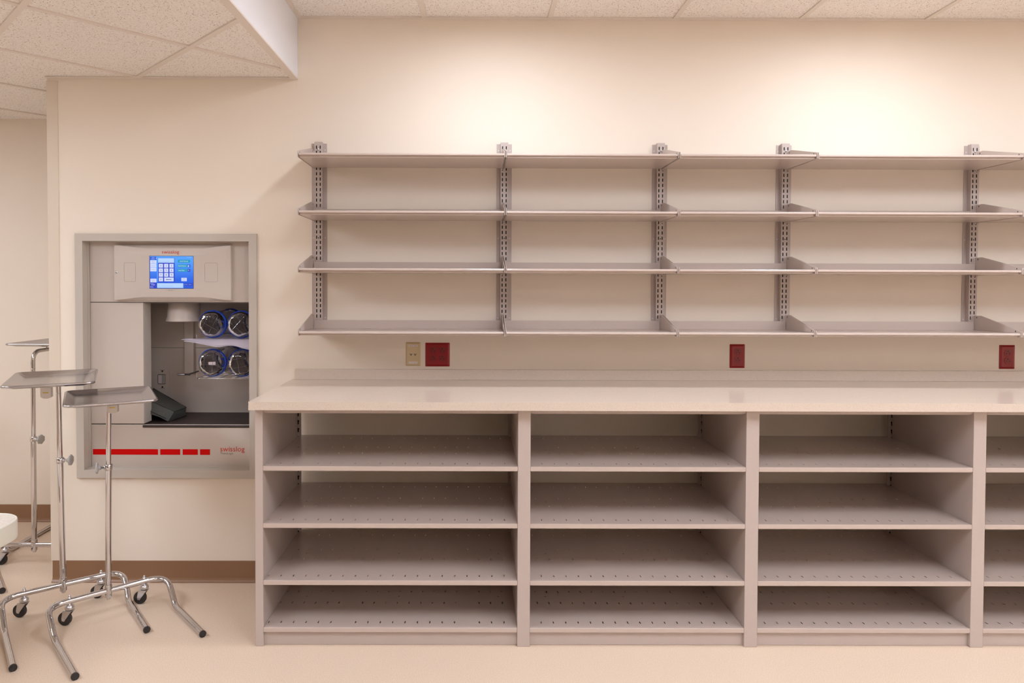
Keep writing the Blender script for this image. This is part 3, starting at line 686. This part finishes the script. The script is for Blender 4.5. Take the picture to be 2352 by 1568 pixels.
def carrier(x, z, label, rot):
    r = 0.0705; y0, y1 = 0.095, 0.365
    t = thing('tube_carrier', label, 'tube carrier', (x, y0, z - r), 'clear tube carriers with blue rings')
    M4 = Matrix.Translation((x, 0, z)) @ Matrix.Rotation(-PI / 2, 4, 'X')        # local z -> +y
    M4 = Matrix.Translation((x, 0, z)) @ Matrix.Rotation(-PI / 2, 4, 'X') @ Matrix.Rotation(rot, 4, 'Z')
    MB().lathe([(r * 0.94, y0 + 0.012), (r * 0.92, y0 + 0.03), (r * 0.92, y1 - 0.03), (r * 0.94, y1 - 0.012)], M4, m_clear, n=36, close=False).build('body', t)
    for (a, b) in ((y0, y0 + 0.016), (y1 - 0.016, y1)):
        MB().lathe([(r * 0.95, a), (r, a + 0.002), (r, b - 0.002), (r * 0.97, b), (r * 0.945, b), (r * 0.945, a), (r * 0.97, a)], M4, m_blue, n=40, close=False).build('ring', t)
    # faceted clear end caps
    def cap(ys, s):
        prof = [(0.93, 0), (0.92, 0.012), (0.84, 0.026), (0.80, 0.036), (0.52, 0.041), (0.28, 0.042), (0.001, 0.042)]
        mb = MB(); n = 36; v = []
        for i, (rr, h) in enumerate(prof):
            for k in range(n):
                a = 2 * PI * k / n; w_ = 1 - 0.05 * (0.5 + 0.5 * math.cos(6 * a)) * min(1, i / 2)
                v.append(M4 @ Vector((r * rr * w_ * math.cos(a), r * rr * w_ * math.sin(a), ys + s * h)))
        f = [(i * n + k, i * n + (k + 1) % n, (i + 1) * n + (k + 1) % n, (i + 1) * n + k) for i in range(len(prof) - 1) for k in range(n)]
        mb.add(v, f, m_clear, True)
        # moulded ribs across the window
        for xx in (-0.35, 0.25):
            p = [M4 @ Vector((r * xx, r * yy * math.sqrt(max(0, 0.72 ** 2 - xx * xx)) / 0.72, ys + s * 0.041)) for yy in (-0.85, -0.3, 0.3, 0.85)]
            mb.tube(p, 0.0009, m_clear, n=6)
        p = [M4 @ Vector((r * yy, r * 0.08, ys + s * 0.0415)) for yy in (-0.72, 0, 0.72)]; mb.tube(p, 0.0010, m_clear, n=6)
        mb.build('end_cap', t)
    cap(y0, -1); cap(y1 - 0.0, 0.4)
    # latch plate inside the window with a small paper label
    mb = MB(); P = [M4 @ Vector((r * a, r * b, y0 - 0.024)) for a, b in ((-0.15, -0.08), (0.35, -0.15), (0.38, 0.08), (-0.12, 0.12))]
    mb.add([p for p in P] + [p + Vector((0, 0.0012, 0)) for p in P], [(0, 1, 2, 3), (4, 5, 6, 7)], m_label if rot < 0.3 else m_film); 
    if rot < 0.3: mb.build('latch_label', t)
carrier(-1.3257, 1.2700, 'clear tube carrier, left one on the upper rack', 0.5)
carrier(-1.1810, 1.2690, 'clear tube carrier, right one on the upper rack', 2.3)
carrier(-1.3280, 1.0745, 'clear tube carrier, left one on the lower rack', 0.1)
carrier(-1.1790, 1.0745, 'clear tube carrier, right one on the lower rack', 1.4)
# crumpled plastic bag sagging under the upper carriers
mb = MB(); nx, ny = 30, 14; v = []
for j in range(ny + 1):
    for i in range(nx + 1):
        u, w_ = i / nx, j / ny
        x = -1.405 + u * 0.375; fl = max(0.0, 1 - w_ * 3.2)          # fl: the flap hanging over the front wire
        yy = 0.074 + (w_ - 0.3125) * 0.36 if w_ > 0.3125 else 0.074 - 0.052 * fl
        z = 1.1965 - 0.036 * fl ** 1.8 * (0.25 + u) ** 0.7 + 0.0035 * math.sin(15 * u + 5 * w_) * fl
        x -= 0.05 * fl * max(0, 0.25 - u) / 0.25; z += 0.014 * fl * max(0, 0.3 - u) / 0.3
        v.append((x, yy, z))
f = [(j * (nx + 1) + i, j * (nx + 1) + i + 1, (j + 1) * (nx + 1) + i + 1, (j + 1) * (nx + 1) + i) for j in range(ny) for i in range(nx)]
mb.add(v, f, m_film, True)
v2 = [(x + 0.012, yy - 0.002, z - 0.0012 - (0.006 + 0.004 * math.sin(i * 0.31)) * (1 if yy < 0.072 else 0)) for i, (x, yy, z) in enumerate(v)]; mb.add(v2, f, m_film, True)
tag(mb.build('plastic_bag'), 'crumpled translucent plastic bag under the upper pair of clear carriers', 'plastic bag')
# padded fabric sleeve
mb = MB()
def quadgrid(a, b, c, d, n, bulge, nrm, m):
    a, b, c, d = map(Vector, (a, b, c, d)); v = []
    for j in range(n + 1):
        for i in range(n + 1):
            u, w_ = i / n, j / n; p = a.lerp(b, u).lerp(d.lerp(c, u), w_) + Vector(nrm) * bulge * math.sin(PI * u) * math.sin(PI * w_) + Vector((0, 0, 0.0025 * math.sin(11 * u + 5 * w_)))
            v.append(p)
    mb.add(v, [(j * (n + 1) + i, j * (n + 1) + i + 1, (j + 1) * (n + 1) + i + 1, (j + 1) * (n + 1) + i) for j in range(n) for i in range(n)], m, True)
Pa, Pb, Pc, Pd = (-1.735, 0.33, 0.909), (-1.545, 0.30, 0.812), (-1.552, 0.17, 0.812), (-1.690, 0.14, 0.885)
Pm = (-1.655, 0.325, 0.892)
Pe, Pf = (-1.5680, 0.135, 0.7695), (-1.715, 0.10, 0.845)
Pg, Ph = (-1.545, 0.29, 0.7695), (-1.76, 0.32, 0.80)
quadgrid(Pd, Pc, Pb, Pa, 10, 0.008, (0, 0, 1), m_pad)        # top
quadgrid(Pf, Pe, Pc, Pd, 8, 0.004, (0, -1, 0), m_pad)        # front side
quadgrid(Pe, Pg, Pb, Pc, 8, 0.003, (1, 0, 0), m_pad)         # right end
quadgrid(Ph, Pg, Pb, Pa, 6, 0.0, (0, 1, 0), m_pad); quadgrid(Pf, Pe, Pg, Ph, 6, 0.0, (0, 0, -1), m_pad); quadgrid(Pf, Ph, Pa, Pd, 6, 0.0, (1, 0, 0), m_pad)
o = mb.build('padded_sleeve'); tag(o, 'grey padded fabric sleeve lying on the dark alcove floor of the tube station', 'padded sleeve')
mb = MB(); mb.tube([Pd, Pc, Pb], 0.0018, m_paddark, n=6); mb.tube([Pe, Pc], 0.0016, m_paddark, n=6); mb.tube([Vector(Pf) + Vector((0, -0.002, 0.016)), Vector(Pe) + Vector((-0.012, -0.003, 0.016))], 0.0014, m_paddark, n=6)
mb.tube([Vector(Pe) + Vector((0.001, 0, 0)), Vector(Pg) + Vector((0.002, 0, 0))], 0.003, m_paddark, n=6); mb.tube([Pa, Pb], 0.002, m_paddark, n=6)
mb.build('seam_piping', o)

# ------------------------------------------------------------------ instrument stands
def arc_pts(p0, p1, p2, n=8):
    """quadratic bend from p0 to p2 with control p1"""
    p0, p1, p2 = map(Vector, (p0, p1, p2)); return [(1 - t) ** 2 * p0 + 2 * t * (1 - t) * p1 + t * t * p2 for t in [k / n for k in range(n + 1)]]
def stand(pole, ang, lean, zt, tdir, tw, tl, toff, zk, kdir, label, knob_face=0, legv=0.485, tagpos=None, barz=0.105, bendz=None):
    """pole: xy of the column; ang: direction of the crossbar; tdir: xy direction the tray reaches in."""
    u = Vector((math.cos(ang), math.sin(ang), 0)); vv = Vector((math.sin(ang), -math.cos(ang), 0)); z = Vector((0, 0, 1))
    P = Vector((pole[0], pole[1], 0)); t = thing('instrument_stand', label, 'instrument stand', P, 'chrome instrument stands')
    L = lambda a, b, c: P + u * a + vv * b + z * c
    R0 = 0.0127; hw = 0.236
    for s in (-1, 1): pass
    half = []
    half += [L(0, 0, barz), L(0.10, 0, barz), L(0.165, 0, barz)]
    half += arc_pts(L(0.165, 0, barz), L(hw + 0.002, 0.0, barz), L(hw + 0.004, 0.065, barz - 0.018), 9)[1:]
    half += arc_pts(L(hw + 0.004, 0.065, barz - 0.018), L(hw + 0.004, 0.105, barz - 0.045), L(hw + 0.002, 0.135, 0.034), 5)[1:]
    half += arc_pts(L(hw + 0.002, 0.135, 0.034), L(hw, 0.15, R0 + 0.006), L(hw, 0.185, R0 + 0.003), 4)[1:]
    half += [L(hw, legv, R0 + 0.001)]
    mir = [P + u * (-(p - P).dot(u)) + vv * (p - P).dot(vv) + z * p.z for p in half]
    MB().tube(mir[::-1] + half[1:], R0, m_chrome, n=18).build('base_frame', t)
    for s in (-1, 1):
        e = L(s * hw, legv, R0 + 0.001)
        MB().tube([e - vv * 0.004, e + vv * 0.003], [R0 + 0.0016, R0 + 0.0016], m_rubber, n=18).build('foot_cap', t)
    lz = Vector((lean[0], lean[1], 1)).normalized()
    A = lambda h, o=Vector((0, 0, 0)): P + o + lz * h
    # socket the column stands in, then the column and its sliding tube
    MB().tube([A(barz - 0.028), A(barz - 0.026), A(barz + 0.028), A(barz + 0.030)], [0.0142, 0.0150, 0.0150, 0.0144], m_chrome, n=20).build('column_socket', t)
    MB().tube([A(barz - 0.038), A(barz - 0.028)], [0.008, 0.010], m_zinc, n=14).build('column_bolt', t)
    MB().tube([A(barz + 0.0), A(zk + 0.006)], 0.0126, m_chrome, n=20).build('lower_column', t)
    MB().tube([A(zk - 0.013), A(zk - 0.012), A(zk + 0.012), A(zk + 0.013)], [0.0150, 0.0162, 0.0162, 0.0150], m_chrome, n=20).build('clamp_collar', t)
    td = Vector((tdir[0], tdir[1], 0)).normalized(); side = Vector((td.y, -td.x, 0))
    zb = (bendz if bendz else zt - 0.034)
    rb = 0.055 if bendz else 0.035
    pts = [A(zk), A(zb - rb)] + arc_pts(A(zb - rb), A(zb), A(zb) + td * rb, 8)[1:] + [A(zb) + td * (tl * 0.40)]
    MB().tube(pts, 0.0107, m_chrome, n=18).build('upper_tube', t)
    j = A(zb - rb - 0.035)
    MB().tube([j - lz * 0.002, j - lz * 0.001, j + lz * 0.001, j + lz * 0.002], [0.0107, 0.0119, 0.0119, 0.0107], m_chrome, n=18).build('joint_ring', t)
    # tray and the bars that carry it
    tc = A(zt) + td * toff; tc.z = zt
    def rr(a, b, r, zz, n=7):
        pts = []
        for cx, cy_, a0 in ((a / 2 - r, b / 2 - r, 0), (-a / 2 + r, b / 2 - r, 90), (-a / 2 + r, -b / 2 + r, 180), (a / 2 - r, -b / 2 + r, 270)):
            for k in range(n): an = math.radians(a0 + k * 90 / (n - 1)); pts.append(tc + side * (cx + r * math.cos(an)) + td * (cy_ + r * math.sin(an)) + z * zz)
        return pts
    mb = MB(); c = 0.034
    prof = [(-0.007, -0.0098), (-0.003, -0.0096), (-0.0005, -0.0075), (0.0, -0.0045), (-0.0012, -0.0012), (-0.004, 0.0), (-0.0075, -0.0010), (-0.011, -0.0035), (-0.036, -0.0150), (-0.040, -0.0163), (-0.046, -0.0166)]
    mb.loft([rr(tw + 2 * a, tl + 2 * a, max(c + a, 0.006), b) for a, b in prof], m_steel, smooth=True, cap1=True)
    mb.loft([rr(tw - 0.014, tl - 0.014, c - 0.007, -0.0098), rr(tw - 0.024, tl - 0.024, c - 0.012, -0.0092), rr(tw - 0.078, tl - 0.078, 0.008, -0.0176), rr(tw - 0.096, tl - 0.096, 0.006, -0.0178)], m_steel, smooth=True, cap1=True)
    mb.build('tray', t)
    mb = MB()
    q1 = tc + z * (zb - zt)
    for s in (0.0, -0.26):
        mb.tube([q1 + td * s * tl - side * (tw * 0.34) + z * (zt - 0.0215 - zb), q1 + td * s * tl + side * (tw * 0.34) + z * (zt - 0.0215 - zb)], 0.003, m_chrome, n=10)
        mb.tube([q1 + td * s * tl, q1 + td * s * tl + z * (zt - 0.018 - zb)], 0.005, m_chrome, n=10)
    mb.build('tray_support', t)
    if tagpos:
        cx, cy_, cz_, yawt = tagpos; a = Vector((math.cos(yawt), math.sin(yawt), 0)); n_ = Vector((-a.y, a.x, 0)); Q = Vector((cx, cy_, cz_))
        def slab(mb, hw_, z0, z1, d, m):
            v = [Q + a * sx + n_ * sy + z * sz for sz in (z0, z1) for sy in (-d, d) for sx in (-hw_, hw_)]
            mb.add(v, [(0, 2, 3, 1), (4, 5, 7, 6), (0, 1, 5, 4), (2, 6, 7, 3), (0, 4, 6, 2), (1, 3, 7, 5)], m)
        mb = MB(); slab(mb, 0.0215, -0.020, 0.020, 0.009, m_tag); slab(mb, 0.0115, -0.0035, 0.0005, 0.0094, m_yellow)
        v = [Q + a * sx + n_ * sy + z * sz for sx, sy, sz in ((-0.0215, -0.009, -0.020), (0.0215, -0.009, -0.020), (0.009, -0.009, -0.027), (-0.009, -0.009, -0.027), (-0.0215, 0.009, -0.020), (0.0215, 0.009, -0.020), (0.009, 0.009, -0.027), (-0.009, 0.009, -0.027))]
        mb.add(v, [(0, 3, 2, 1), (4, 5, 6, 7), (3, 7, 6, 2), (0, 4, 7, 3), (1, 2, 6, 5)], m_tag); mb.build('name_tag', t)
    # knob on a threaded stem
    kd = Vector((kdir[0], kdir[1], 0)).normalized(); kp = A(zk)
    zrot = kd.to_track_quat('Z', 'Y').to_matrix().to_4x4(); M4 = Matrix.Translation(kp) @ zrot
    MB().lathe([(0.009, 0.014), (0.009, 0.018), (0.004, 0.0185), (0.004, 0.034)], M4, m_zinc, n=16).build('knob_stem', t)
    mb = MB(); n = 42; v = []
    pr = [(0.009, 0.030, 0), (0.010, 0.038, 0), (0.013, 0.041, 0.1), (0.0225, 0.041, 1), (0.0255, 0.0435, 1), (0.0255, 0.0465, 1), (0.022, 0.050, 0.8), (0.010, 0.0515, 0.0), (0.001, 0.0515, 0)]
    for r, h, wv in pr:
        for k in range(n):
            a = 2 * PI * k / n; r2 = r * (1 - 0.13 * wv * (0.5 + 0.5 * math.cos(7 * a))); v.append(M4 @ Vector((r2 * math.cos(a), r2 * math.sin(a), h)))
    mb.add(v, [(i * n + k, i * n + (k + 1) % n, (i + 1) * n + (k + 1) % n, (i + 1) * n + k) for i in range(len(pr) - 1) for k in range(n)], m_knob, True)
    mb.build('knob', t)
    # casters
    for s in (-1, 1):
        cpos = L(s * 0.152, 0.0, 0)
        wdir = (vv * 0.35 - u * 0.0 + Vector((-0.55, 0.45, 0))).normalized(); wdir = Vector((-0.92, 0.05, 0)).normalized()   # trailing direction of the swivel
        axl = Vector((-wdir.y, wdir.x, 0))
        wc = cpos + wdir * 0.020 + z * 0.0290
        fr = MB()
        Mz = Matrix.Translation(cpos)
        fr.lathe([(0.006, barz - R0 + 0.003), (0.006, barz - R0 - 0.002), (0.0125, barz - R0 - 0.004), (0.0175, barz - R0 - 0.009), (0.0188, barz - R0 - 0.016), (0.0170, barz - R0 - 0.022), (0.008, barz - R0 - 0.026)], Mz, m_zinc, n=22)
        ft = barz - R0 - 0.026
        for q in (-1, 1):
            o1 = axl * (0.0125 * q)
            pl = [cpos + o1 + wdir * -0.016 + z * ft, cpos + o1 + wdir * 0.022 + z * ft, cpos + o1 + wdir * 0.028 + z * 0.033, wc + o1 + wdir * 0.006 + z * -0.006, wc + o1 + wdir * -0.004 + z * -0.008, wc + o1 + wdir * -0.009 + z * 0.0]
            o2 = axl * (0.0014 * q); v = [p for p in pl] + [p + o2 for p in pl]; m6 = len(pl)
            fr.add(v, [tuple(range(m6)), tuple(range(m6, 2 * m6))[::-1]] + [(i, (i + 1) % m6, m6 + (i + 1) % m6, m6 + i) for i in range(m6)], m_zinc)
            fr.tube([wc + o1, wc + o1 * 1.28], 0.0045, m_zinc, n=12)
        v = [cpos + wdir * a + axl * b + z * (ft - c_) for c_ in (0, 0.0018) for b in (-0.0135, 0.0135) for a in (-0.016, 0.022)]
        fr.add(v, [(0, 2, 3, 1), (4, 5, 7, 6), (0, 1, 5, 4), (2, 6, 7, 3), (0, 4, 6, 2), (1, 3, 7, 5)], m_zinc)
        fo = fr.build('caster', t)
        Mw = Matrix.Translation(wc) @ axl.to_track_quat('Z', 'Y').to_matrix().to_4x4()
        MB().lathe([(0.009, -0.0095), (0.020, -0.009), (0.0215, -0.0075), (0.0265, -0.0085), (0.0286, -0.006), (0.0289, 0.0), (0.0286, 0.006), (0.0265, 0.0085), (0.0215, 0.0075), (0.020, 0.009), (0.009, 0.0095)], Mw, m_rubber, n=32).build('wheel', fo)
        MB().lathe([(0.0072, barz + R0 - 0.002), (0.0072, barz + R0 + 0.004), (0.0050, barz + R0 + 0.0045), (0.0056, barz + R0 + 0.007), (0.0050, barz + R0 + 0.011), (0.0026, barz + R0 + 0.014), (0.001, barz + R0 + 0.0145)], Mz, m_zinc, n=14).build('stem_nut', fo)
    return t
stand((-1.632, -0.340), math.radians(42), (0.010, 0), 1.010, (0.205, -0.3675), 0.335, 0.435, 0.208, 0.6585, (-0.92, -0.38),
      'chrome instrument stand with a steel tray, nearest the base cabinet, knob on its left', tagpos=(-1.580, -0.385, 0.9345, 0.15))
stand((-1.868, -0.275), math.radians(38.5), (-0.016, 0.0), 1.080, (0.2055, -0.4025), 0.322, 0.49, 0.236, 0.672, (0.96, 0.10),
      'chrome instrument stand with a steel tray in front of the wall corner', tagpos=(-1.835, -0.44, 1.0075, 0.1))
stand((-2.305, 0.205), math.radians(180), (0.003, 0), 1.158, (0.03, 1.0), 0.325, 0.47, 0.235, 0.6615, (0.95, -0.22),
      'chrome instrument stand standing in the hallway, half hidden by the wall corner', bendz=1.118, legv=0.58)
stand((-2.783, 0.1425), math.radians(39.9), (0, 0), 1.04, (-0.8, -0.6), 0.33, 0.47, 0.23, 0.66, (-0.9, 0.1), legv=0.56, label=
      'chrome instrument stand at the left picture edge, only one black-capped leg in view')

# ------------------------------------------------------------------ low table whose rounded corner shows at the left edge
tb = thing('low_table', 'cream low table with a thick rounded edge, cut off at the left picture edge', 'table', (-2.30, -0.9, 0))
def rr2(x0, x1, y0, y1, r, z, n=12):
    pts = []
    for cx, cy_, a0 in ((x1 - r, y1 - r, 0), (x0 + r, y1 - r, 90), (x0 + r, y0 + r, 180), (x1 - r, y0 + r, 270)):
        for k in range(n): an = math.radians(a0 + k * 90 / (n - 1)); pts.append((cx + r * math.cos(an), cy_ + r * math.sin(an), z))
    return pts
E = (-2.68, -1.879, -1.20, -0.483)
def rs(i, z): return rr2(E[0] + i, E[1] - i, E[2] + i, E[3] - i, 0.125 - i, z)
MB().loft([rs(0.006, 0.421), rs(0.001, 0.424), rs(0, 0.430), rs(0, 0.496), rs(0.001, 0.499), rs(0.004, 0.501), rs(0.007, 0.4985)], m_cream, smooth=True, cap0=True).build('edge_band', tb)
MB().loft([rs(0.007, 0.44), rs(0.007, 0.4987)], m_slabtop, smooth=False, cap0=True, cap1=True).build('table_top', tb)
MB().lathe([(0.03, 0.02), (0.03, 0.422)], Matrix.Translation((-2.30, -0.9, 0)), m_chrome, n=24).build('column', tb)
MB().lathe([(0.20, 0.0), (0.20, 0.008), (0.17, 0.018), (0.03, 0.03)], Matrix.Translation((-2.30, -0.9, 0)), m_chrome, n=36).build('base', tb)
